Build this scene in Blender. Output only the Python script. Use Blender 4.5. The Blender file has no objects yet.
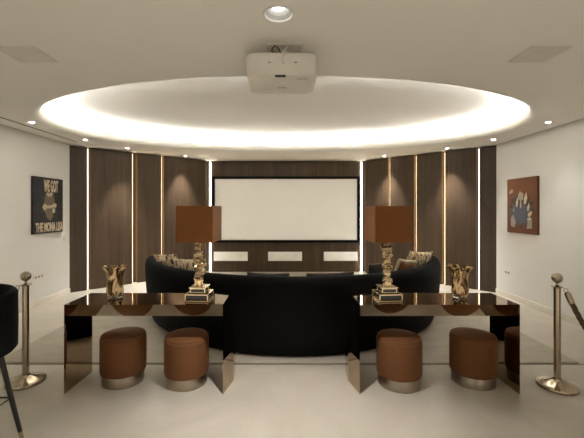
import bpy, bmesh, math, random
from mathutils import Vector, Matrix
PI = math.pi
R = math.radians
rnd = random.Random(7)
C = bpy.context.scene.collection
sc = bpy.context.scene

# ------------------------------------------------------------------ materials
def lin(c):
    c = c / 255.0
    return c / 12.92 if c <= 0.04045 else ((c + 0.055) / 1.055) ** 2.4
def rgb(r, g, b): return (lin(r), lin(g), lin(b), 1.0)

class NT:
    def __init__(s, name):
        s.m = bpy.data.materials.new(name); s.m.use_nodes = True
        s.n = s.m.node_tree.nodes; s.l = s.m.node_tree.links
        s.b = s.n['Principled BSDF']; s.out = s.n['Material Output']
    def add(s, t, **kw):
        n = s.n.new(t)
        for k, v in kw.items():
            if k in n.inputs: n.inputs[k].default_value = v
            else: setattr(n, k, v)
        return n
    def link(s, a, b): s.l.new(a, b)
    def set(s, **kw):
        for k, v in kw.items(): s.b.inputs[k.replace('_', ' ')].default_value = v
    def coords(s, scale=(1, 1, 1), kind='Object'):
        tc = s.add('ShaderNodeTexCoord'); mp = s.add('ShaderNodeMapping')
        mp.inputs['Scale'].default_value = scale
        s.link(tc.outputs[kind], mp.inputs['Vector']); return mp.outputs['Vector']
    def noise(s, vec, scale, detail=4, rough=.5, dist=0):
        n = s.add('ShaderNodeTexNoise'); n.inputs['Scale'].default_value = scale
        n.inputs['Detail'].default_value = detail; n.inputs['Roughness'].default_value = rough
        n.inputs['Distortion'].default_value = dist
        s.link(vec, n.inputs['Vector']); return n.outputs['Fac']
    def ramp(s, fac, stops, interp='LINEAR'):
        r = s.add('ShaderNodeValToRGB'); r.color_ramp.interpolation = interp
        e = r.color_ramp.elements
        while len(e) > 1: e.remove(e[-1])
        e[0].position, e[0].color = stops[0]
        for p, c in stops[1:]:
            x = e.new(p); x.color = c
        s.link(fac, r.inputs['Fac']); return r.outputs['Color']
    def bump(s, fac, strength=.2, dist=.01):
        b = s.add('ShaderNodeBump'); b.inputs['Strength'].default_value = strength
        b.inputs['Distance'].default_value = dist
        s.link(fac, b.inputs['Height']); s.link(b.outputs['Normal'], s.b.inputs['Normal'])
    def color(s, col): s.link(col, s.b.inputs['Base Color'])

def plain(name, col, rough=.5, metal=0, **kw):
    t = NT(name); v = t.coords()
    c2 = tuple(x * .9 for x in col[:3]) + (1,)
    t.color(t.ramp(t.noise(v, 6), [(.35, col), (.7, c2)]))
    t.set(Roughness=rough, Metallic=metal, **kw); return t.m

def emit(name, col, strength):
    t = NT(name); t.set(Base_Color=(.8, .8, .8, 1), Emission_Color=col, Emission_Strength=strength); return t.m

def paint(name, col):
    t = NT(name); v = t.coords()
    t.color(t.ramp(t.noise(v, .9, 3), [(.3, col), (.75, tuple(x * .95 for x in col[:3]) + (1,))]))
    t.bump(t.noise(v, 180, 2), .04, .002); t.set(Roughness=.75); return t.m

def wood(name, a, b, c):
    t = NT(name); v = t.coords((34, 34, .9)); v2 = t.coords((7, 7, .25))
    f1 = t.noise(v, 1.6, 6, .65, .4); f2 = t.noise(v2, 1.0, 3, .5, .8)
    mx = t.add('ShaderNodeMath', operation='MULTIPLY_ADD'); mx.inputs[1].default_value = .55
    ml = t.add('ShaderNodeMath', operation='MULTIPLY'); ml.inputs[1].default_value = .45
    t.link(f2, ml.inputs[0]); t.link(f1, mx.inputs[0]); t.link(ml.outputs[0], mx.inputs[2])
    t.color(t.ramp(mx.outputs[0], [(.32, a), (.5, b), (.68, c)]))
    t.bump(f1, .12, .004); t.set(Roughness=.5, Specular_IOR_Level=.3); return t.m

def velvet(name, a, b, rough=.8, sheen=.3, tint=(1, .7, .5, 1)):
    t = NT(name); v = t.coords()
    f = t.noise(v, 55, 3, .6)
    t.color(t.ramp(f, [(.35, a), (.65, b)]))
    t.bump(t.noise(v, 400, 2), .12, .002)
    t.set(Roughness=rough, Sheen_Weight=sheen, Sheen_Roughness=.4, Sheen_Tint=tint); return t.m

def metal(name, col, rough=.2, stretch=None, amp=.12):
    t = NT(name); v = t.coords(stretch or (1, 1, 1))
    f = t.noise(v, 20 if stretch else 9, 3)
    t.color(t.ramp(f, [(.3, col), (.7, tuple(x * (1 - amp) for x in col[:3]) + (1,))]))
    t.set(Metallic=1.0, Roughness=rough); return t.m

M = {}
M['wall'] = paint('wall plaster', (.625, .61, .57, 1))
M['ceil'] = paint('ceiling plaster', (.89, .87, .82, 1))
M['base'] = paint('baseboard paint', (.64, .585, .50, 1))

def marble():
    t = NT('cream marble'); v = t.coords()
    f = t.noise(v, .9, 6, .6, 1.6); g = t.noise(v, 2.3, 8, .65, 2.4)
    base = t.ramp(f, [(.3, (.35, .312, .255, 1)), (.55, (.405, .366, .303, 1)), (.75, (.46, .42, .352, 1))])
    vein = t.ramp(g, [(.475, (0, 0, 0, 1)), (.5, (1, 1, 1, 1)), (.525, (0, 0, 0, 1))])
    mix = t.add('ShaderNodeMix', data_type='RGBA')
    ml = t.add('ShaderNodeMath', operation='MULTIPLY'); ml.inputs[1].default_value = .42
    t.link(vein, ml.inputs[0]); t.link(ml.outputs[0], mix.inputs[0]); t.link(base, mix.inputs[6])
    mix.inputs[7].default_value = (.40, .33, .25, 1)
    t.color(mix.outputs[2]); t.set(Roughness=.33); return t.m
M['floor'] = marble()
def rugm():
    t = NT('beige carpet'); v = t.coords((1, 3, 1))
    t.color(t.ramp(t.noise(v, 2.2, 6, .6, 1.0), [(.3, (.33, .29, .235, 1)), (.7, (.40, .355, .29, 1))]))
    t.bump(t.noise(t.coords(), 250, 2), .3, .006); t.set(Roughness=.95); return t.m
M['rug'] = rugm()
M['wood'] = wood('walnut veneer', (.034, .0195, .0095, 1), (.057, .034, .0175, 1), (.082, .052, .029, 1))
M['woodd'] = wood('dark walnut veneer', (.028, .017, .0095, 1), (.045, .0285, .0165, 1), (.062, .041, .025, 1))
M['black'] = plain('black frame', (.003, .003, .003, 1), .8, 0, Specular_IOR_Level=.1)
t = NT('screen fabric'); t.bump(t.noise(t.coords(), 300, 2), .05, .001); t.set(Base_Color=(.93, .93, .91, 1), Roughness=.9); M['screen'] = t.m
M['whitepanel'] = plain('white panel', (.90, .89, .86, 1), .7)
M['sofa'] = velvet('black velvet', (.0030, .0029, .0029, 1), (.0045, .0043, .0043, 1), .9, .012, (.7, .75, 1, 1))
M['sofa'].node_tree.nodes['Principled BSDF'].inputs['Specular IOR Level'].default_value = .12
M['sofab'] = velvet('black boucle cushion', (.007, .007, .008, 1), (.014, .013, .014, 1), .9, .1, (.8, .8, 1, 1))
M['piping'] = plain('taupe piping', (.16, .12, .085, 1), .7)
M['rust'] = velvet('rust velvet', (.135, .049, .0115, 1), (.160, .058, .0135, 1), .8, .06, (1, .55, .3, 1))
M['steel'] = metal('brushed nickel', (.42, .36, .29, 1), .3, (4, 4, 90))
M['mirror'] = metal('bronze mirror', (.50, .385, .265, 1), .035)
M['brass'] = metal('polished brass', (.50, .41, .30, 1), .17)
M['gold'] = metal('champagne metal', (.68, .52, .32, 1), .22, amp=.35)
M['goldbar'] = metal('pale gold', (.80, .66, .45, 1), .22)
M['lacq'] = plain('dark plinth', (.012, .010, .008, 1), .15)
def shadem():
    t = NT('copper shade fabric'); v = t.coords((1, 1, 1))
    f = t.noise(v, 220, 2); t.color(t.ramp(f, [(.35, (.175, .064, .016, 1)), (.65, (.21, .078, .020, 1))]))
    t.bump(f, .1, .002); t.set(Roughness=.6, Specular_IOR_Level=.2); return t.m
M['shade'] = shadem()
def vasem():
    t = NT('amber art glass'); v = t.coords((1, 1, .35))
    f = t.noise(v, 22, 2, .5, 1.2)
    t.color(t.ramp(f, [(.36, (.26, .13, .045, 1)), (.5, (.50, .32, .14, 1)), (.6, (.95, .76, .46, 1))]))
    g = t.ramp(f, [(.42, (.9, .9, .9, 1)), (.6, (.15, .15, .15, 1))])
    t.link(g, t.b.inputs['Transmission Weight'])
    t.set(Roughness=.08, IOR=1.4); return t.m
M['vase'] = vasem()
t = NT('clear glass'); t.set(Base_Color=(.97, .93, .85, 1), Roughness=.02, Transmission_Weight=1.0, IOR=1.45); M['glass'] = t.m
M['projector'] = plain('white plastic', (.74, .71, .65, 1), .4)
M['dark'] = plain('dark plastic', (.012, .012, .012, 1), .5)
M['grey'] = plain('grey marking', (.10, .095, .09, 1), .6)
M['cable'] = plain('white cable', (.7, .67, .6, 1), .5)
M['socket'] = plain('socket plastic', (.62, .58, .50, 1), .5)
M['vent'] = plain('perforated grille', (.76, .72, .655, 1), .8)
M['slot'] = plain('dark slot', (.16, .13, .10, 1), .8)
M['rope'] = velvet('brown rope', (.05, .026, .010, 1), (.085, .046, .019, 1), .8, .2)
M['chairv'] = velvet('black chair velvet', (.004, .004, .004, 1), (.006, .0058, .0056, 1), .9, .02, (.8, .8, 1, 1))
M['chairv'].node_tree.nodes['Principled BSDF'].inputs['Specular IOR Level'].default_value = .12
M['chairleg'] = plain('black leg', (.012, .011, .010, 1), .4)
M['refl'] = plain('white reflector', (.42, .41, .39, 1), .5)
M['trimw'] = plain('white trim', (.80, .78, .73, 1), .4)
WARM = (1.0, .90, .76, 1); GOLD = (1.0, .76, .44, 1); WHITE = (1, .99, .97, 1)
M['cove'] = emit('cove strip light', (1.0, 1.0, .99, 1), 21)
M['strip'] = emit('wall strip light', (1.0, .76, .44, 1), 2.1)
M['stripw'] = emit('white strip light', (1.0, .86, .62, 1), .8)
M['flank'] = emit('screen strip light', (1.0, .89, .70, 1), 3.6)
M['lamp'] = emit('lamp lens', WHITE, 14)
M['bulbon'] = emit('bulb on', (1, .98, .95, 1), 1.6)
M['bulb'] = plain('unlit bulb', (.7, .66, .58, 1), .3)
def patt():
    t = NT('patterned cushion fabric'); v = t.coords()
    vo = t.add('ShaderNodeTexVoronoi'); vo.inputs['Scale'].default_value = 32
    nz = t.add('ShaderNodeTexNoise'); nz.inputs['Scale'].default_value = 9
    t.link(v, nz.inputs['Vector'])
    ad = t.add('ShaderNodeVectorMath', operation='MULTIPLY_ADD'); ad.inputs[1].default_value = (.14, .14, .14)
    t.link(nz.outputs['Color'], ad.inputs[0]); t.link(v, ad.inputs[2]); t.link(ad.outputs[0], vo.inputs['Vector'])
    sp = t.add('ShaderNodeSeparateColor'); t.link(vo.outputs['Color'], sp.inputs[0])
    t.color(t.ramp(sp.outputs[0], [(0, (.58, .47, .31, 1)), (.34, (.07, .04, .02, 1)), (.50, (.40, .29, .17, 1)), (.70, (.22, .08, .025, 1)), (.80, (.62, .53, .38, 1))], 'CONSTANT'))
    t.set(Roughness=.6); return t.m
M['pattern'] = patt()
M['cream'] = plain('cream trim', (.58, .48, .34, 1), .7)
def canvasm():
    t = NT('dark navy canvas'); v = t.coords()
    vo = t.add('ShaderNodeTexVoronoi', feature='F1'); vo.inputs['Scale'].default_value = 19; t.link(v, vo.inputs['Vector'])
    ln = t.add('ShaderNodeVectorMath', operation='LENGTH'); t.link(v, ln.inputs[0])
    far = t.add('ShaderNodeMath', operation='GREATER_THAN'); far.inputs[1].default_value = .28; t.link(ln.outputs['Value'], far.inputs[0])
    sm = t.add('ShaderNodeMath', operation='ADD'); t.link(vo.outputs['Distance'], sm.inputs[0]); t.link(far.outputs[0], sm.inputs[1])
    t.color(t.ramp(sm.outputs[0], [(0, (.14, .12, .10, 1)), (.17, (.011, .010, .011, 1))], 'CONSTANT'))
    t.set(Roughness=.6); return t.m
M['navy'] = canvasm()
M['rustpaint'] = plain('rust canvas', (.135, .042, .011, 1), .6)
M['letter'] = plain('gold beige paint', (.52, .42, .28, 1), .6)
M['figbrown'] = plain('brown paint', (.12, .085, .05, 1), .6)
M['figbeige'] = plain('beige paint', (.38, .31, .22, 1), .6)
M['blue'] = plain('slate blue paint', (.075, .08, .10, 1), .6)
M['grypaint'] = plain('stone grey paint', (.30, .26, .20, 1), .6)
M['umber'] = plain('umber paint', (.05, .03, .018, 1), .6)
M['bone'] = plain('bone paint', (.56, .44, .28, 1), .6)

# ------------------------------------------------------------------ mesh helpers
class MB:
    def __init__(s): s.bm = bmesh.new()
    def verts(s, pts): return [s.bm.verts.new(p) for p in pts]
    def face(s, vs):
        try: return s.bm.faces.new(vs)
        except ValueError: return None
    def box(s, c, d, m=None):
        x, y, z = d[0] / 2, d[1] / 2, d[2] / 2
        pts = [Vector((sx * x, sy * y, sz * z)) for sx in (-1, 1) for sy in (-1, 1) for sz in (-1, 1)]
        if m: pts = [m @ p for p in pts]
        v = s.verts([p + Vector(c) for p in pts])
        for f in ((0, 1, 3, 2), (4, 6, 7, 5), (0, 4, 5, 1), (2, 3, 7, 6), (0, 2, 6, 4), (1, 5, 7, 3)):
            s.face([v[i] for i in f])
        return s
    def loft(s, rings, cap=True, closed=False):
        rs = [s.verts(r) for r in rings]; n = len(rs[0])
        pairs = list(zip(rs, rs[1:])) + ([(rs[-1], rs[0])] if closed else [])
        for a, b in pairs:
            for i in range(n): s.face([a[i], a[(i + 1) % n], b[(i + 1) % n], b[i]])
        if cap and not closed: s.face(rs[0][::-1]); s.face(rs[-1])
        return s
    def prism(s, poly, z0, z1):
        return s.loft([[(x, y, z0) for x, y in poly], [(x, y, z1) for x, y in poly]])
    def lathe(s, prof, n=40, c=(0, 0, 0), fn=None):
        rings = []
        for k in range(n):
            a = 2 * PI * k / n; ring = []
            for r, z in prof:
                if fn: r, z = fn(r, z, a)
                ring.append((c[0] + r * math.cos(a), c[1] + r * math.sin(a), c[2] + z))
            rings.append(ring)
        rs = [s.verts(r) for r in rings]
        for k in range(n):
            a, b = rs[k], rs[(k + 1) % n]
            for i in range(len(prof) - 1): s.face([a[i], b[i], b[i + 1], a[i + 1]])
        bmesh.ops.remove_doubles(s.bm, verts=s.bm.verts, dist=1e-5)
        return s
    def tube(s, pts, r, n=10, cap=True, closed=False, lobes=0, twist=0, amp=0):
        pts = [Vector(p) for p in pts]; N = len(pts); rings = []
        up = Vector((0, 0, 1)); prev = None; L = 0
        for i, p in enumerate(pts):
            if closed: d = pts[(i + 1) % N] - pts[i - 1]
            else: d = pts[min(i + 1, N - 1)] - pts[max(i - 1, 0)]
            d.normalize()
            if prev is None:
                u = d.cross(up) if abs(d.z) < .95 else d.cross(Vector((0, 1, 0)))
            else: u = prev - d * prev.dot(d)
            u.normalize(); w = d.cross(u); prev = u
            if i: L += (p - pts[i - 1]).length
            rr = r[i] if isinstance(r, (list, tuple)) else r
            ring = []
            for k in range(n):
                a = 2 * PI * k / n
                q = rr * (1 + (amp * math.cos(lobes * (a - twist * L)) if lobes else 0))
                ring.append(p + u * q * math.cos(a) + w * q * math.sin(a))
            rings.append(ring)
        return s.loft(rings, cap, closed)
    def build(s, name, mat, parent=None, smooth=False, bevel=0, seg=2, loc=None, rot=None, sub=0, angle=40):
        bmesh.ops.recalc_face_normals(s.bm, faces=s.bm.faces)
        me = bpy.data.meshes.new(name); s.bm.to_mesh(me); s.bm.free()
        o = bpy.data.objects.new(name, me); C.objects.link(o); me.materials.append(mat)
        if loc: o.location = loc
        if rot: o.rotation_euler = rot
        if parent: o.parent = parent
        if bevel:
            b = o.modifiers.new('b', 'BEVEL'); b.width = bevel; b.segments = seg; b.limit_method = 'ANGLE'; b.angle_limit = R(35)
        if sub:
            q = o.modifiers.new('s', 'SUBSURF'); q.levels = sub; q.render_levels = sub
        if smooth:
            for p in me.polygons: p.use_smooth = True
            me.set_sharp_from_angle(angle=R(angle))
        return o

def tag(o, label, cat, group=None):
    o['label'] = label; o['category'] = cat
    if group: o['group'] = group
    return o
def thing(name, label, cat, loc=(0, 0, 0), rz=0, group=None):
    o = bpy.data.objects.new(name, None); C.objects.link(o); o.empty_display_size = .1
    o.location = loc; o.rotation_euler = (0, 0, rz)
    return tag(o, label, cat, group)
def struct(o): o['kind'] = 'structure'; return o
def dup(root, loc, rz, label, group=None):
    r = root.copy(); C.objects.link(r); r.location = loc; r.rotation_euler = (0, 0, rz); r['label'] = label
    if group: r['group'] = group
    for ch in list(root.children):
        c = ch.copy(); C.objects.link(c); c.parent = r
        for g in list(ch.children):
            d = g.copy(); C.objects.link(d); d.parent = c
    return r
def box(name, mat, c, d, parent=None, bevel=0, **kw):
    if parent is None: return MB().box((0, 0, 0), d).build(name, mat, None, bevel=bevel, loc=c, **kw)
    return MB().box(c, d).build(name, mat, parent, bevel=bevel, **kw)
def bump_light(name, kind, loc, energy, col, **kw):
    l = bpy.data.lights.new(name, kind); l.energy = energy; l.color = col[:3]
    for k, v in kw.items(): setattr(l, k, v)
    o = bpy.data.objects.new(name, l); o.location = loc; C.objects.link(o); return o

# ------------------------------------------------------------------ room shell
HC = 2.74; XL, XR = -3.95, 3.93; YB, YF = 8.72, -3.0
LA, LB = Vector((-3.95, 6.46, 0)), Vector((-1.85, 8.48, 0))
RA, RB = Vector((3.93, 6.46, 0)), Vector((1.95, 8.48, 0))
struct(box('floor', M['floor'], ((XL + XR) / 2, (YB + YF) / 2, -.05), (XR - XL + .4, YB - YF + .4, .1)))
struct(box('wall_left', M['wall'], (XL - .05, (YF + LA.y) / 2, HC / 2), (.1, LA.y - YF, HC)))
struct(box('wall_right', M['wall'], (XR + .05, (YF + RA.y) / 2, HC / 2), (.1, RA.y - YF, HC)))
struct(box('wall_front', M['wall'], ((XL + XR) / 2, YF - .05, HC / 2), (XR - XL, .1, HC)))
struct(box('wall_back', M['woodd'], (.05, YB + .05, HC / 2), (4.2, .1, HC)))
struct(box('baseboard_left', M['base'], (XL + .008, (YF + LA.y) / 2, .045), (.016, LA.y - YF, .09), bevel=.003))
struct(box('baseboard_right', M['base'], (XR - .008, (YF + RA.y) / 2, .045), (.016, RA.y - YF, .09), bevel=.003))

def hole_rect(mb, cx, cy, a, b, x0, x1, y0, y1, z, n=160):
    angs = sorted(set([2 * PI * k / n for k in range(n)] + [math.atan2(y - cy, x - cx) % (2 * PI) for x in (x0, x1) for y in (y0, y1)]))
    inner, outer = [], []
    for t in angs:
        dx, dy = math.cos(t), math.sin(t)
        s = min(((x1 - cx) / dx if dx > 1e-9 else (x0 - cx) / dx if dx < -1e-9 else 1e9),
                ((y1 - cy) / dy if dy > 1e-9 else (y0 - cy) / dy if dy < -1e-9 else 1e9))
        outer.append((cx + dx * s, cy + dy * s, z))
        q = 1 / math.sqrt((dx / a) ** 2 + (dy / b) ** 2)
        inner.append((cx + dx * q, cy + dy * q, z))
    I, O = mb.verts(inner), mb.verts(outer); m = len(angs)
    for i in range(m): mb.face([I[i], I[(i + 1) % m], O[(i + 1) % m], O[i]])
EX, EY, EA, EB = .02, 5.17, 3.33, 1.98
DLX, DLY = -.03, 2.14
mb = MB()
hole_rect(mb, DLX, DLY, .088, .088, XL - .1, XR + .1, YF - .1, 2.9, HC, 48)
hole_rect(mb, EX, EY, EA + .085, EB + .085, XL - .1, XR + .1, 2.9, YB + .1, HC)
n = 160
def ering(da, z): return [(EX + (EA + da) * math.cos(2 * PI * k / n), EY + (EB + da) * math.sin(2 * PI * k / n), z) for k in range(n)]
prof = [(.085, HC), (.055, HC + .004), (.03, HC + .015), (.012, HC + .034), (.003, HC + .058), (0, HC + .085), (0, HC + .12), (.02, HC + .12), (.02, HC + .105), (.20, HC + .105), (.20, HC + .22), (.18, HC + .245), (.14, HC + .26), (-.4, HC + .27)]
mb.loft([ering(d, z) for d, z in prof], cap=False)
v = mb.verts(ering(-.4, HC + .27)); mb.face(v)
bmesh.ops.remove_doubles(mb.bm, verts=mb.bm.verts, dist=1e-5)
ce = struct(mb.build('ceiling', M['ceil'], smooth=True, angle=38))
mb = MB()
mb.loft([ering(.06, HC + .1055), ering(.06, HC + .118), ering(.09, HC + .118), ering(.09, HC + .1055)], cap=False, closed=True)
tag(mb.build('cove_light', M['cove']), 'white light strip hidden in the rim of the big oval ceiling recess', 'light')

# linear slot and grilles in the ceiling
tag(box('ceiling_slot', M['slot'], (-3.665, 2.9, HC - .002), (.022, 6.6, .006)), 'thin dark slot along the left edge of the ceiling', 'vent')
for x, lab in ((-1.97, 'square speaker grille in the ceiling on the left'), (1.96, 'square speaker grille in the ceiling on the right')):
    g = thing('ceiling_grille', lab, 'grille', (x, 2.69, HC), 0, 'square ceiling grilles')
    box('grille', M['vent'], (0, 0, -.003), (.285, .265, .006), g, bevel=.002)
    fr = MB()
    for sx, sy, dx, dy in ((0, 1, .30, .006), (0, -1, .30, .006), (1, 0, .006, .28), (-1, 0, .006, .28)):
        fr.box((sx * .147, sy * .137, -.003), (dx, dy, .006))
    fr.build('frame', M['vent'], g)

# ------------------------------------------------------------------ wood wall
def facade(A, B, cuts, side, recess, mats):
    D = B - A; L = D.length; d = D.normalized()
    nrm = Vector((-d.y, d.x, 0))
    if nrm.y > 0: nrm = -nrm                   # towards the room
    rz = math.atan2(d.y, d.x)
    # backing wall
    back = A + d * L / 2 - nrm * .16
    struct(box('wall_back_' + side, M['woodd'], (back.x, back.y, HC / 2), (L + .1, .06, HC), rot=(0, 0, rz)))
    gaps = [0] + [(.11 if side == 'left' and k == 2 else .06) for k in range(1, len(cuts))]
    ns = 1 if (Matrix.Rotation(rz, 3, 'Z') @ Vector((0, 1, 0))).dot(nrm) > 0 else -1
    order = ['nearest the %s white wall' % side, 'second from the %s white wall', 'third from the %s white wall', 'fourth from the %s white wall', 'beside the screen on the %s']
    for i in range(len(cuts) - 1):
        s0 = cuts[i] * L + gaps[i]; s1 = cuts[i + 1] * L
        if i == len(cuts) - 2: txt = 'beside the screen wall on the %s' % side; size = 'broad ' if side == 'left' else ''
        elif i == 0: txt = 'in the corner against the white %s wall' % side; size = 'narrow dark '
        else: txt = ('second', 'third')[i - 1] + ' from the white %s wall' % side if i < 3 else 'fourth from the white %s wall' % side; size = ''
        w = s1 - s0; mid = A + d * (s0 + w / 2)
        rc = recess[i]
        mbx = MB()
        # plan: slightly tilted front so the strip grazes it
        poly = [(-w / 2 + (.13 if i == 0 and side == 'left' else 0), -ns * .125), (w / 2, -ns * .125), (w / 2, 0), (-w / 2 + min(.35, w * .6), -ns * rc * .3), (-w / 2, -ns * rc)]
        mbx.prism(poly, .004, HC - .018)
        o = mbx.build('wood_panel', mats[i], loc=(mid.x, mid.y, 0), rot=(0, 0, rz))
        tag(o, size + 'walnut wall panel standing ' + txt, 'wall panel', 'walnut panels on the %s angled wall' % side)
    nn = len(cuts) - 1
    for i in range(1, nn):
        wl = .018 if i == 1 else .006; s = cuts[i] * L + wl / 2 + .001; p = A + d * s - nrm * .045
        o = box('light_strip', M['stripw'] if i == 1 else M['strip'], (p.x, p.y, HC / 2 - .01), (wl, .07, HC - .06), rot=(0, 0, rz))
        wh = ['', 'nearest the %s white wall', 'second from the %s white wall', 'third from the %s white wall', 'fourth from the %s wall'][i] % side
        if i == nn - 1: wh = 'closest to the screen on the %s' % side
        tag(o, 'vertical light strip between walnut panels, ' + wh, 'light', 'light strips of the %s angled wall' % side)
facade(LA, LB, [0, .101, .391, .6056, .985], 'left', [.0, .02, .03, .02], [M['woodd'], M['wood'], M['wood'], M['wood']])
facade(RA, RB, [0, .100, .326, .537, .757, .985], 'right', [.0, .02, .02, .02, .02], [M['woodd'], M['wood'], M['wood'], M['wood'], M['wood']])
tag(box('screen_wall_panel', M['wood'], (.055, 8.64, (HC - .014) / 2), (3.60, .05, HC - .022)), 'wide walnut wall panel behind the projection screen', 'wall panel')
tag(box('light_strip', M['flank'], (-1.80, 8.595, HC / 2 - .01), (.030, .03, HC - .06)), 'bright vertical light strip left of the screen', 'light', 'strips flanking the screen')
tag(box('light_strip', M['flank'], (1.91, 8.595, HC / 2 - .01), (.030, .03, HC - .06)), 'bright vertical light strip right of the screen', 'light', 'strips flanking the screen')

# screen
ps = thing('projection_screen', 'large white projection screen in a thin black frame on the walnut wall', 'screen', (.06, 8.615, 1.538))
W, H = 3.61, 1.62
fr = MB()
for c, dd in (((0, -.03, H / 2 - .031), (W, .06, .062)), ((0, -.03, -H / 2 + .031), (W, .06, .062)), ((-W / 2 + .031, -.03, 0), (.062, .06, H - .124)), ((W / 2 - .031, -.03, 0), (.062, .06, H - .124))): fr.box(c, dd)
fr.build('frame', M['black'], ps)
box('screen_fabric', M['screen'], (0, -.02, 0), (W - .124, .02, H - .124), ps)
for cx, w, lab in ((-1.297, .83, 'left of the three white panels below the screen'), (.037, .833, 'middle one of the three white panels below the screen'), (1.404, .825, 'right of the three white panels below the screen')):
    p = thing('speaker_panel', lab, 'panel', (cx, 8.615, .386), 0, 'white panels below the screen')
    box('panel_body', M['whitepanel'], (0, -.012, 0), (w, .024, .222), p, bevel=.004)
    box('grille_cloth', M['whitepanel'], (0, -.026, 0), (w - .03, .004, .192), p)

struct(box('trim_1', M['slot'], ((XL + XR) / 2, 3.492, .0005), (XR - XL - .06, .014, .003)))
# ------------------------------------------------------------------ rug
tag(box('rug', M['rug'], (.03, 5.33, .008), (5.86, 3.66, .014), bevel=.004), 'large flat beige carpet under the curved black sofa', 'rug')

# ------------------------------------------------------------------ sofa
SX, SY = .13, 5.72
so = thing('curved_sofa', 'long black velvet curved sofa with its back to the camera, facing the screen', 'sofa', (SX, SY, .0155))
def arc(phi, r, z): return (r * math.sin(phi), -r * math.cos(phi), z)
def sweep(prof_fn, p0, p1, n=72):
    mb = MB(); rings = []
    for k in range(n + 1):
        ph = p0 + (p1 - p0) * k / n
        rings.append([arc(ph, r, z) for r, z in prof_fn(ph)])
    return mb.loft(rings)
PE = R(80)
def back_prof(ph):
    u = min(1, (PE - abs(ph)) * 2.15 / .14); f = math.sqrt(max(0.02, 1 - (1 - u) ** 2))
    top = .40 + .44 * (.72 + .28 * f)
    pr = []
    outer = [(2.07, .0), (2.14, .06), (2.185, .2), (2.21, .42), (2.222, .62), (2.226, .76), (2.212, .825), (2.17, .855), (2.11, .855), (2.065, .83), (2.045, .78), (2.0, .6), (1.93, .42), (1.90, .2), (1.90, 0)]
    for r, z in outer:
        q = 2.06 + (r - 2.06) * (.25 + .75 * f)
        pr.append((q, z * top / .855))
    return pr
sweep(back_prof, -PE, PE, 110).build('backrest', M['sofa'], so, smooth=True, angle=60)
def seat_prof(ph):
    u = min(1, (R(77) - abs(ph)) * 1.6 / .18); f = math.sqrt(max(.03, 1 - (1 - u) ** 2)); c = 1.45
    pr = [(1.94, .02), (1.94, .30), (1.02, .30), (.96, .26), (.95, .10), (.99, .02)]
    return [(c + (r - c) * (.5 + .5 * f), z) for r, z in pr]
sweep(seat_prof, -R(77), R(77), 80).build('seat_base', M['sofa'], so, smooth=True)
for k in range(4):
    a0 = -R(76) + k * R(38) + R(.4); a1 = a0 + R(37.2)
    def cprof(ph, a0=a0, a1=a1):
        u = min(1, min(ph - a0, a1 - ph) * 1.5 / .06); f = math.sqrt(max(0.02, 1 - (1 - u) ** 2))
        hh = .06 * f
        return [(1.92, .31), (1.92, .37 + hh), (1.5, .385 + hh), (1.0, .37 + hh), (.94, .34 + .3 * hh), (.95, .31)]
    sweep(cprof, a0, a1, 24).build('seat_cushion', M['sofa'], so, smooth=True, angle=60)

def pillow(w, h, t, n=16, pw=2.6, pinch=.06):
    mb = MB(); g = {}
    for side in (1, -1):
        for i in range(n + 1):
            for j in range(n + 1):
                u, v = -1 + 2 * i / n, -1 + 2 * j / n
                edge = i in (0, n) or j in (0, n)
                if edge and side == -1: continue
                th = (max(0, 1 - abs(u) ** pw) * max(0, 1 - abs(v) ** pw)) ** .5
                x = u * w / 2 * (1 - pinch * (1 - v * v) * abs(u)); z = h / 2 + v * h / 2 * (1 - pinch * (1 - u * u) * abs(v))
                g[(side, i, j)] = mb.bm.verts.new((x, side * th * t / 2, z))
        G = lambda i, j: g.get((side, i, j)) or g[(1, i, j)]
        for i in range(n):
            for j in range(n): mb.face([G(i, j), G(i + 1, j), G(i + 1, j + 1), G(i, j + 1)])
    return mb
def pillow_edge(w, h, pinch=.06, m=16):
    pts = []
    for k in range(4 * m):
        s, q = divmod(k, m); a = -1 + 2 * q / m
        u, v = ((a, -1), (1, a), (-a, 1), (-1, -a))[s]
        pts.append((u * w / 2 * (1 - pinch * (1 - v * v) * abs(u)), 0, h / 2 + v * h / 2 * (1 - pinch * (1 - u * u) * abs(v))))
    return pts
def on_sofa(phi, r, z): return (SX + r * math.sin(phi), SY - r * math.cos(phi), z)
def cushion(name, label, phi, r, w, h, t, mat, lean=-12, roll=0, z=.457, edge=None, group=None, cat='cushion', yaw=0, er=.006):
    p = on_sofa(R(phi), r, z)
    o = thing(name, label, cat, p, 0, group)
    o.rotation_euler = (Matrix.Rotation(R(phi + 180 + yaw), 3, 'Z') @ Matrix.Rotation(R(lean), 3, 'X') @ Matrix.Rotation(R(roll), 3, 'Y')).to_euler()
    pillow(w, h, t).build('cushion_body', mat, o, smooth=True, angle=180)
    if edge: MB().tube(pillow_edge(w, h), er, 6, closed=True).build('piping', edge, o, smooth=True)
    return o
cushion('back_cushion', 'black back cushion with taupe piping peeking over the sofa back, left of centre', -9.5, 1.78, .48, .385, .17, M['sofab'], -9, edge=M['piping'], group='back cushions behind the sofa back')
cushion('back_cushion', 'black back cushion with taupe piping peeking over the sofa back, right of centre', 12.5, 1.78, .56, .385, .17, M['sofab'], -9, edge=M['piping'], group='back cushions behind the sofa back')
cushion('scatter_cushion', 'cream and brown patterned cushion at the far left end of the sofa', -57, 1.85, .50, .52, .15, M['pattern'], -20, 6, .475, yaw=22, group='patterned cushions')
cushion('scatter_cushion', 'cream and brown patterned cushion behind the left lamp stem', -40, 1.84, .60, .48, .15, M['pattern'], -18, 4, .50, group='patterned cushions')
cushion('scatter_cushion', 'cream and brown patterned cushion at the right end of the sofa', 59, 1.83, .54, .54, .13, M['pattern'], -20, -5, .485, yaw=-24, group='patterned cushions')
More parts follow.
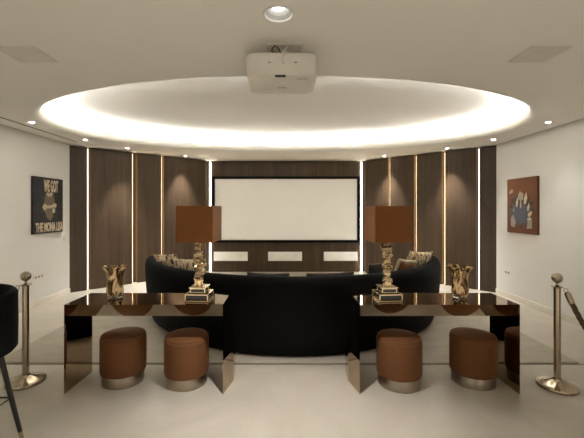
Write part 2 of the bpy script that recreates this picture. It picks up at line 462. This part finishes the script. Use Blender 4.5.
cushion('scatter_cushion', 'rust cushion with cream border leaning beside the right lamp stem', 42.6, 1.85, .42, .41, .12, M['rust'], -20, -9, .535, edge=M['cream'], er=.021)
cushion('scatter_cushion', 'black square cushion with pale trim just left of the rust cushion', 29.8, 1.86, .29, .49, .12, M['sofab'], -12, 3, edge=M['piping'])

# ------------------------------------------------------------------ consoles
def console(W, loc, label):
    t = thing('console_table', label, 'console table', loc, 0, 'bronze mirrored console tables')
    Dp, Ht = .41, .75; fl = .055
    dl_, hf = .275, .178
    def top_ring(z, f):
        yf = dl_ * (.75 - z) / hf; ym = max(.24, yf + .02)
        return [(0, yf, z), (-f, ym, z), (-f * .9, Dp, z), (W + f * .9, Dp, z), (W + f, ym, z), (W, yf, z)]
    mb = MB(); mb.loft([top_ring(.75 - hf, 0), top_ring(.75, 0)])
    mb.build('tabletop', M['mirror'], t)
    for sgn in (0, 1):
        def P(x): return x if sgn == 0 else W - x
        def ring(z, f):
            r = [(P(0), 0, z), (P(-f), .24, z), (P(-f * .9), Dp, z), (P(.012), Dp, z), (P(.002), 0.02, z)]
            return r
        mb = MB(); mb.loft([ring(0, fl), ring(.28, fl), ring(.565, .0004), ring(.749, .0004)]); mb.build('leg', M['mirror'], t)
    return t
console(1.327, (-1.834, 2.925, 0), 'bronze mirrored console table behind the sofa on the left')
console(1.337, (.639, 2.925, 0), 'bronze mirrored console table behind the sofa on the right')

# ------------------------------------------------------------------ stools
def pouf():
    t = thing('pouf_stool', '', 'stool', (0, 0, 0), 0, 'rust velvet stools under the consoles')
    MB().lathe([(0, .092), (.178, .092), (.190, .099), (.1945, .117), (.1945, .385), (.192, .402), (.184, .410)] , 56).build('body', M['rust'], t, smooth=True)
    MB().lathe([(0, .395), (.184, .404), (.189, .413), (.183, .424), (.16, .431), (.09, .436), (0, .437)], 56).build('seat_pad', M['rust'], t, smooth=True)
    MB().lathe([(0, 0), (.176, 0), (.180, .004), (.180, .090), (.176, .096), (0, .096)], 56).build('base_band', M['steel'], t, smooth=True)
    return t
p0 = pouf(); p0.location = (-1.449, 3.17, 0); p0['label'] = 'rust velvet drum stool under the left console, left one below the vase'
dup(p0, (-.868, 3.14, 0), .6, 'rust velvet drum stool under the left console, right one below the lamp')
dup(p0, (1.026, 3.115, 0), 1.3, 'rust velvet drum stool under the right console, left one below the lamp')
dup(p0, (1.708, 3.155, 0), 2.1, 'rust velvet drum stool under the right console, right one below the vase')

# ------------------------------------------------------------------ lamps
def lamp(loc, rz, label, seed):
    rr = random.Random(seed)
    t = thing('table_lamp', label, 'lamp', loc, rz, 'table lamps on the consoles')
    def frame(w, z0, h, bar):
        mb = MB()
        for zz in (z0 + bar / 2, z0 + h - bar / 2):
            for s in (-1, 1):
                mb.box((0, s * (w / 2 - bar / 2), zz), (w, bar, bar)); mb.box((s * (w / 2 - bar / 2), 0, zz), (bar, w - 2 * bar, bar))
        for sx in (-1, 1):
            for sy in (-1, 1): mb.box((sx * (w / 2 - bar / 2), sy * (w / 2 - bar / 2), z0 + h / 2), (bar, bar, h))
        return mb
    p = box('plinth', M['lacq'], (0, 0, .0335), (.188, .188, .058), t)
    frame(.205, .001, .066, .011).build('plinth_frame', M['goldbar'], p, bevel=.002)
    q = box('upper_plinth', M['lacq'], (0, 0, .089), (.118, .118, .04), t)
    frame(.135, .068, .044, .010).build('plinth_frame', M['goldbar'], q, bevel=.002)
    box('cap', M['goldbar'], (0, 0, .115), (.15, .15, .008), t, bevel=.002)
    mb = MB(); z = .115; k = 0
    while z < .50:
        hgt = rr.uniform(.022, .042)
        w1 = rr.uniform(.05, .092) if k % 2 else rr.uniform(.032, .056)
        if k == 0: w1, hgt = .056, .05
        m = Matrix.Rotation(rr.uniform(-.35, .35), 3, 'X') @ Matrix.Rotation(rr.uniform(-.35, .35), 3, 'Y') @ Matrix.Rotation(rr.uniform(0, 3), 3, 'Z')
        if k == 0: m = Matrix.Identity(3)
        c = (rr.uniform(-.009, .009), rr.uniform(-.009, .009), z + hgt / 2)
        mb.box(c, (w1, w1 * rr.uniform(.7, 1), hgt), m)
        for _ in range(5):
            m2 = Matrix.Rotation(rr.uniform(0, 3), 3, 'X') @ Matrix.Rotation(rr.uniform(0, 3), 3, 'Z')
            a = rr.uniform(0, 2 * PI); s = rr.uniform(.012, .024)
            mb.box((c[0] + .42 * w1 * math.cos(a), c[1] + .42 * w1 * math.sin(a), z + rr.uniform(0, hgt)), (s, s * 1.3, s * .8), m2)
        z += hgt * .86; k += 1
    mb.build('stem', M['gold'], t, bevel=.003)
    MB().tube([(0, 0, .49), (0, 0, .83)], .006, 10).build('rod', M['goldbar'], t, smooth=True)
    MB().lathe([(0, .55), (.018, .55), (.018, .60), (.03, .64), (.033, .67), (.025, .70), (0, .715)], 20).build('bulb', M['bulb'], t, smooth=True)
    w, z0, z1, th = .318, .515, .826, .004
    mb = MB(); o = w / 2; i = o - th
    rings = [[(-s, -s, zz), (s, -s, zz), (s, s, zz), (-s, s, zz)] for s, zz in ((o, z0), (o, z1), (i, z1), (i, z0))]
    mb.loft(rings, cap=False, closed=True)
    sh = mb.build('lamp_shade', M['shade'], t, bevel=.003)
    sp = MB(); 
    for m in (Matrix.Rotation(PI / 4, 3, 'Z'), Matrix.Rotation(-PI / 4, 3, 'Z')): sp.box((0, 0, z1 - .012), (w * 1.39, .005, .005), m)
    sp.build('spider', M['goldbar'], sh)
    return t
lamp((-.742, 3.10, .7505), R(-3), 'copper square-shaded table lamp with nugget stem on the left console', 3)
lamp((.915, 3.10, .7505), R(4), 'copper square-shaded table lamp with nugget stem on the right console', 11)

# ------------------------------------------------------------------ vases
def vase(loc, rz, label, wob):
    t = thing('glass_vase', label, 'vase', loc, rz, 'amber glass vases')
    prof = [(0, .022), (.057, .022), (.066, .035), (.0725, .06), (.071, .10), (.066, .15), (.065, .20), (.074, .25), (.094, .288), (.106, .303),
            (.102, .306), (.088, .288), (.067, .25), (.058, .20), (.059, .15), (.064, .10), (.065, .06), (.055, .042), (0, .040)]
    def fn(r, z, a):
        k = max(0, (z - .2) / .1)
        rip = 1 + .012 * math.sin(5 * a + z * 18) * (1 if z > .05 else 0)
        return r * rip * (1 + .05 * k * math.cos(2 * a + wob)), (z + .004 * k * k * math.cos(a * 2 + wob) + .003 * k * k * math.cos(a)) * .93
    MB().lathe(prof, 56, fn=fn).build('vase_body', M['vase'], t, smooth=True, angle=80)
    MB().lathe([(0, 0), (.052, 0), (.060, .004), (.063, .014), (.058, .0215), (0, .0215)], 40).build('base', M['glass'], t, smooth=True)
vase((-1.516, 3.15, .7505), R(10), 'amber mottled glass vase on the left console', 0)
vase((1.588, 3.15, .7505), R(150), 'amber mottled glass vase on the right console', .8)

# ------------------------------------------------------------------ stanchions and ropes
def stanchion():
    t = thing('rope_stanchion', '', 'stanchion', (0, 0, 0), 0, 'brass rope stanchions')
    MB().lathe([(0, 0), (.153, 0), (.156, .004), (.156, .020), (.152, .025), (.12, .030), (.085, .040), (.055, .056), (.038, .070), (.034, .078), (0, .078)], 56).build('base', M['brass'], t, smooth=True)
    MB().lathe([(0, .07), (.0265, .07), (.0265, .862), (0, .862)], 28).build('pole', M['brass'], t, smooth=True)
    MB().lathe([(0, .858), (.028, .858), (.030, .866), (.044, .870), (.046, .875), (.028, .880), (.012, .888), (.010, .905), (.016, .910), (0, .912)], 32).build('collar', M['brass'], t, smooth=True)
    m = MB(); bmesh.ops.create_icosphere(m.bm, subdivisions=3, radius=.043, matrix=Matrix.Translation((0, 0, .948)))
    m.build('ball_finial', M['brass'], t)
    return t
s0 = stanchion(); s0.location = (-2.305, 3.13, 0); s0['label'] = 'brass rope stanchion on the left, behind the black bar stool'
dup(s0, (2.385, 3.05, 0), .4, 'brass rope stanchion in view right of the right console')
s0b = dup(s0, (2.80, 2.30, 0), .7, 'nearest brass rope stanchion on the right, holding the near rope end')
s0c = dup(s0, (-3.0, 2.35, 0), 1.1, 'brass rope stanchion standing left of the black bar stool')
def rope(a, b, sag, label, skew=0):
    a, b = Vector(a), Vector(b)
    t = thing('barrier_rope', label, 'rope', a, 0, 'barrier ropes')
    d = b - a; N = 90; pts = []
    for k in range(N + 1):
        u = k / N; s = 1 - (2 * u - 1) ** 2
        pts.append(Vector((d.x * u, d.y * u, d.z * u - sag * s)))
    # hooks fill the first and last bit
    h = 4
    MB().tube(pts[h:N - h + 1], .020, 12, lobes=3, twist=75, amp=.15).build('rope', M['rope'], t, smooth=True)
    for e in (pts[:h + 4], pts[::-1][:h + 4]):
        dirn = (e[3] - e[0]).normalized(); q = 2 * PI / 14
        c0 = dirn * .030 + e[0]
        MB().tube([c0, c0 + dirn * .010, e[h + 1], e[h + 2]], [.010, .024, .025, .023], 14).build('end_cap', M['brass'], t, smooth=True)
        side = dirn.cross(Vector((0, 1, 0))).normalized()
        MB().tube([e[0] + dirn * .015 + (dirn * math.cos(q * k) + side * math.sin(q * k)) * .017 for k in range(14)], .0035, 8, closed=True).build('hook', M['brass'], t, smooth=True)
rope((2.415, 3.00, .868), (2.76, 2.34, .868), .48, 'brown twisted barrier rope on the right hanging between two brass stanchions')
rope((-2.35, 3.10, .868), (-2.955, 2.39, .868), .52, 'brown twisted barrier rope on the left dropping behind the black bar stool')

# ------------------------------------------------------------------ bar stool
bs = thing('bar_stool', 'black velvet bar stool with gold tipped legs at the left edge', 'bar stool', (-1.905, 2.03, 0), 0)
mb = MB(); rings = []
for k in range(49):
    th = R(-112) + R(224) * k / 48; a = abs(math.degrees(th))
    e = min(1, (112 - a) / 26); e = math.sqrt(max(.02, 1 - (1 - e) ** 2))
    top = .80 + .262 * e * (1 - .05 * (a / 112) ** 2) if a < 112 else .8
    s = min(1, max(0, (a - 15) / 14)); lo = .788 - .095 * s * s * (3 - 2 * s)
    r1 = .300 ; r0 = .248
    q = lambda r, z: (r * math.sin(th), r * math.cos(th) * .95, z)
    hgt = top - lo
    rings.append([q(r1 - .018, lo), q(r1 - .002, lo + .02), q(r1, lo + hgt * .5), q(r1 - .002, top - .02), q(r1 - .02, top), q(r0 + .015, top - .002), q(r0, top - .02), q(r0 - .004, lo + hgt * .5), q(r0, lo + .02), q(r0 + .015, lo)])
mb.loft(rings); mb.build('backrest', M['chairv'], bs, smooth=True, angle=70)
MB().lathe([(0, .655), (.16, .655), (.235, .672), (.268, .70), (.274, .725), (.26, .752), (.15, .768), (0, .77)], 48).build('seat', M['chairv'], bs, smooth=True)
for sx in (-1, 1):
    for sy in (-1, 1):
        top, ft = Vector((sx * .15, sy * .13, .672)), Vector((sx * .248, sy * .215, 0)); tip = ft + (top - ft) * .2
        lg = MB().tube([top, tip], [.017, .0125], 14).build('leg', M['chairleg'], bs, smooth=True)
        MB().tube([tip, ft], [.0125, .010], 14).build('gold_tip', M['brass'], lg, smooth=True)['label'] = 'gold leg tip'
k = .365 / .672; fx, fy = .248 - .098 * k, .215 - .085 * k
MB().tube([(-fx, -fy, .365), (fx, -fy, .365), (fx, fy, .365), (-fx, fy, .365)], .0065, 8, closed=True).build('footrest', M['chairleg'], bs)

# ------------------------------------------------------------------ projector
pj = thing('projector', 'white ceiling projector hanging in the middle of the room', 'projector', (-.012, 2.60, HC))
def rr_poly(w, d, rf, rb, n=6):
    pts = []
    for cx, cy, r, a0 in ((w / 2 - rb, -d / 2 + rb, rb, -90), (w / 2 - rf, d / 2 - rf, rf, 0), (-w / 2 + rf, d / 2 - rf, rf, 90), (-w / 2 + rb, -d / 2 + rb, rb, 180)):
        for i in range(n + 1):
            a = R(a0 + 90 * i / n); pts.append((cx + r * math.cos(a), cy + r * math.sin(a)))
    return pts
pol = rr_poly(.50, .40, .05, .045)
mb = MB(); mb.loft([[(x * s, y * s, z) for x, y in pol] for s, z in ((.93, -.272), (.975, -.266), (1, -.245), (1, -.15), (.985, -.125), (.94, -.113))])
body = mb.build('body', M['projector'], pj, smooth=True, angle=35)
# wordmark row, vent slits, connector panel
mb = MB()
for i in range(8): mb.box((-.028 + i * .008, .05, -.2725), (.0055, .012, .0015))
mb.build('wordmark', M['grey'], body)
mb = MB()
for i in range(4): mb.box((.12 + i * .018, -.13, -.2725), (.010, .010, .0015))
mb.build('markings', M['grey'], body)
box('foot', M['dark'], (-.01, -.178, -.268), (.075, .03, .014), body, bevel=.004)
for x in (-.085, .095): box('port', M['grey'], (x, -.2005, -.185), (.02, .003, .006), body)
ln = MB().lathe([(0, 0), (.045, 0), (.05, .01), (.05, .045), (.04, .05), (.035, .03), (0, .025)], 32).build('lens', M['dark'], body, smooth=True, loc=(0, .185, -.19), rot=(R(-90), 0, 0))
box('mount_plate', M['projector'], (.02, -.02, -.008), (.25, .16, .016), pj, bevel=.004)
mb = MB()
mb.box((.02, 0, -.06), (.06, .06, .1))
for s in (-1, 1):
    mb.box((.02 + s * .085, 0, -.107), (.2, .018, .012)); mb.box((.02 + s * .1, -.1, -.110), (.12, .03, .012))
mb.build('mount_bracket', M['projector'], pj, bevel=.003)
def curve(pts, n=10):
    pts = [Vector(p) for p in pts]; out = []
    for i in range(len(pts) - 1):
        p0, p1, p2, p3 = pts[max(0, i - 1)], pts[i], pts[i + 1], pts[min(len(pts) - 1, i + 2)]
        for k in range(n):
            u = k / n
            out.append(.5 * ((2 * p1) + (p2 - p0) * u + (2 * p0 - 5 * p1 + 4 * p2 - p3) * u * u + (3 * p1 - p0 - 3 * p2 + p3) * u ** 3))
    return out + [pts[-1]]
MB().tube(curve([(.055, -.09, -.016), (.035, -.16, -.06), (.015, -.205, -.115), (.005, -.212, -.16), (.008, -.205, -.188), (.012, -.195, -.192)]), .006, 8).build('white_cable', M['cable'], pj, smooth=True)
MB().tube(curve([(0, -.12, -.11), (-.02, -.16, -.075), (-.05, -.16, -.055), (-.07, -.15, -.08), (-.05, -.14, -.11), (-.02, -.14, -.115)]), .005, 8).build('black_cable', M['dark'], pj, smooth=True)

# ------------------------------------------------------------------ downlights and added fill spots
dl = thing('downlight', 'large round recessed ceiling downlight behind the projector mount', 'downlight', (DLX, DLY, HC))
dl['label'] = 'large round ceiling downlight, lit, above the projector'
MB().lathe([(.088, .0), (.1, 0), (.1, -.005), (.096, -.008), (.084, -.004), (.080, .006), (.088, .006)], 48).build('trim_ring', M['trimw'], dl, smooth=True)
MB().lathe([(.084, .004), (.076, .014), (.078, .018), (.066, .03), (.068, .034), (.056, .046), (.05, .06), (0, .062)], 48).build('reflector', M['refl'], dl, smooth=True)
MB().lathe([(0, .03), (.022, .032), (.036, .04), (.04, .052), (.0, .058)], 32).build('bulb', M['bulbon'], dl, smooth=True)
def spot(loc, e, ang=110, blend=.8, col=WHITE, r=.03):
    return bump_light('spot_light', 'SPOT', loc, e, col, spot_size=R(ang), spot_blend=blend, shadow_soft_size=r)
spot((DLX, DLY, HC - .02), 88, 78, 1.0)
small = [((-3.45, 4.80), 'small round spotlight in the ceiling, nearest the camera on the left'), ((-3.40, 6.0), 'small round spotlight in the ceiling above the left corner panel'),
         ((-3.05, 6.85), 'small round spotlight in the ceiling, third along the left side'), ((-2.20, 7.85), 'small round spotlight in the ceiling, left one nearest the screen'),
         ((3.63, 4.80), 'small round spotlight in the ceiling, nearest the camera on the right'), ((3.60, 6.0), 'small round spotlight in the ceiling above the right corner panel'),
         ((3.20, 6.85), 'small round spotlight in the ceiling, third along the right side'), ((2.26, 7.85), 'small round spotlight in the ceiling, right one nearest the screen')]
d0 = None
for (x, y), lab in small:
    if d0 is None:
        d0 = thing('ceiling_spotlight', lab, 'spotlight', (x, y, HC), 0, 'small ceiling spotlights')
        MB().lathe([(.027, 0), (.040, 0), (.040, -.003), (.035, -.005), (.027, -.002)], 28).build('trim_ring', M['trimw'], d0, smooth=True)
        MB().lathe([(0, -.001), (.027, -.001), (.027, -.003), (0, -.004)], 24).build('lens', M['lamp'], d0)
    else: dup(d0, (x, y, HC), 0, lab)
    spot((x, y, HC - .02), 95 if y > 6.5 else 20 if y > 5 else 12, 62, 1.0)
for x, y in ((-2.2, -.6), (2.2, -.6), (-2.2, -2.1), (2.2, -2.1)):  # unseen fill spots added behind the camera to raise the bounced ambient light
    spot((x, y, HC - .02), 140, 85, .9)

# ------------------------------------------------------------------ wall art and sockets
def poly_mesh(mb, pts, y0, th=.002):
    mb.loft([[(x, y0, z) for x, z in pts], [(x, y0 - th, z) for x, z in pts]])
def text_part(body, w, h, parent, mat, loc):
    cu = bpy.data.curves.new('lettering', 'FONT'); cu.body = body; cu.size = 1; cu.extrude = .002; cu.offset = .04
    o = bpy.data.objects.new('lettering', cu); C.objects.link(o)
    bpy.context.view_layer.update()
    me = bpy.data.meshes.new_from_object(o.evaluated_get(bpy.context.evaluated_depsgraph_get()))
    bpy.data.objects.remove(o)
    xs = [v.co.x for v in me.vertices]; ys = [v.co.y for v in me.vertices]
    x0, x1, y0, y1 = min(xs), max(xs), min(ys), max(ys)
    for v in me.vertices:
        v.co = Vector(((v.co.x - (x0 + x1) / 2) / (x1 - x0) * w, -v.co.z, (v.co.y - (y0 + y1) / 2) / (y1 - y0) * h))
    me.materials.clear(); me.materials.append(mat); me.name = 'lettering'
    t = bpy.data.objects.new('lettering', me); C.objects.link(t); t.parent = parent; t.location = loc
    return t
# local frame: x along the canvas, -y out of the wall, z up
pl = thing('painting', 'dark navy canvas with gold lettering on the left wall', 'painting', (XL + .0005, 5.84, 1.61), PI / 2)
CW, CH = .735, .918
box('canvas', M['navy'], (0, -.019, 0), (CW, .038, CH), pl, bevel=.003)
text_part('WE GOT', .36, .205, pl, M['letter'], (.05, -.0405, CH / 2 - .135))
text_part('THE MONA LISA', .68, .155, pl, M['letter'], (.02, -.0405, -CH / 2 + .10))
mb = MB(); poly_mesh(mb, [(-.09, .19), (-.03, .215), (.05, .20), (.10, .21), (.13, .12), (.14, .02), (.11, -.08), (.10, -.18), (.03, -.26), (-.04, -.22), (-.10, -.12), (-.13, 0), (-.11, .10)], -.0385); mb.build('figure', M['figbrown'], pl)
mb = MB()
for pts in ([(-.07, .20), (-.03, .22), (0, .18), (.03, .22), (.09, .21), (.05, .15), (-.05, .15)], [(-.17, -.03), (-.12, .03), (-.05, .0), (.06, .0), (.13, .04), (.19, .02), (.17, -.04), (.10, -.03), (.04, -.05), (-.06, -.05), (-.12, -.09)], [(.08, -.05), (.15, -.05), (.14, -.13), (.08, -.12)]):
    poly_mesh(mb, pts, -.0407)
mb.build('highlights', M['figbeige'], pl)


pr = thing('painting', 'rust red canvas with a slate blue splash on the right wall', 'painting', (XR - .0005, 5.73, 1.605), -PI / 2)
CW, CH = .72, .91
box('canvas', M['rustpaint'], (0, -.019, 0), (CW, .038, CH), pr, bevel=.003)
def splat(cx, cz, r0, r1, n, sx=1, sz=1, ph=0):
    return [(cx + sx * (r1 if k % 2 else r0) * rnd.uniform(.85, 1.12) * math.cos(ph + 2 * PI * k / n), cz + sz * (r1 if k % 2 else r0) * rnd.uniform(.85, 1.12) * math.sin(ph + 2 * PI * k / n)) for k in range(n)]
mb = MB(); poly_mesh(mb, splat(.0, -.02, .22, .31, 22, 1, .85), -.0385)
mb.build('dark_strokes', M['umber'], pr)
mb = MB(); poly_mesh(mb, splat(-.01, -.15, .215, .30, 26, 1.05, .72), -.0405, .002); mb.build('splash', M['blue'], pr)
mb = MB()
for pts in ([(-.06, .10), (-.075, .17), (-.02, .24), (.02, .21), (.06, .19), (.05, .10), (0, .08)], [(-.31, .22), (-.24, .28), (-.19, .27), (-.2, .23), (-.26, .2)], [(-.25, -.34), (-.25, -.2), (-.19, -.15), (-.12, -.28), (-.16, -.37)], [(.14, -.37), (.16, -.24), (.25, -.2), (.26, -.36)]):
    mb = MB(); poly_mesh(mb, pts, -.0426); mb.build('stone_shape', M['grypaint'], pr)
mb = MB()
for x, z, w, h, tl in ((-.10, .06, .035, .16, .02), (.10, .12, .05, .19, .03), (.0, .03, .025, .14, 0), (-.17, -.03, .03, .12, -.03), (.17, -.02, .035, .13, .02), (.19, -.13, .04, .1, .05), (.19, -.21, .07, .05, .02)):
    mb = MB(); poly_mesh(mb, [(x - w / 2, z - h / 2), (x + w / 2 * .6, z - h / 2), (x + w / 2 + tl, z), (x + tl, z + h / 2), (x - w / 2, z)], -.0446)
    mb.build('bone_shape', M['bone'], pr)

def socket(loc, rz, n, label, cat='socket', w=.07):
    t = thing('wall_socket' if cat == 'socket' else 'light_switch', label, cat, loc, rz)
    box('plate', M['socket'], (0, -.004, 0), (w * n + .012, .008, .08), t, bevel=.002)
    for k in range(n): box('insert', M['grey'] if cat == 'socket' else M['socket'], ((k - (n - 1) / 2) * w, -.009, 0), (.032, .004, .032), t)
socket((XL, 5.64, .46), PI / 2, 3, 'triple wall socket low on the left wall behind the stanchion')
socket((XR, 6.14, .44), -PI / 2, 2, 'double wall socket low on the right wall near the walnut panels')
socket((XL, 6.32, 1.02), PI / 2, 1, 'small light switch on the left wall beside the walnut panels', 'switch')

# ------------------------------------------------------------------ camera, world, view
cam = bpy.data.cameras.new('camera'); co = bpy.data.objects.new('camera', cam); C.objects.link(co)
co.location = (0, 0, 1.55); co.rotation_euler = (R(90), 0, 0)
cam.sensor_width = 36; cam.lens = 36 * 350 / 584; cam.shift_x = 8.5 / 584; cam.shift_y = -10 / 584; cam.clip_start = .05
sc.camera = co
w = bpy.data.worlds.new('world'); sc.world = w; w.use_nodes = True
w.node_tree.nodes['Background'].inputs[0].default_value = (.9, .85, .78, 1); w.node_tree.nodes['Background'].inputs[1].default_value = .02
vs = sc.view_settings; vs.view_transform = 'Standard'; vs.look = 'None'; vs.exposure = 2.12; vs.gamma = 1; vs.use_curve_mapping = False
sc.cycles.max_bounces = 10; sc.cycles.diffuse_bounces = 6; sc.cycles.glossy_bounces = 6
sc.cycles.use_denoising = True
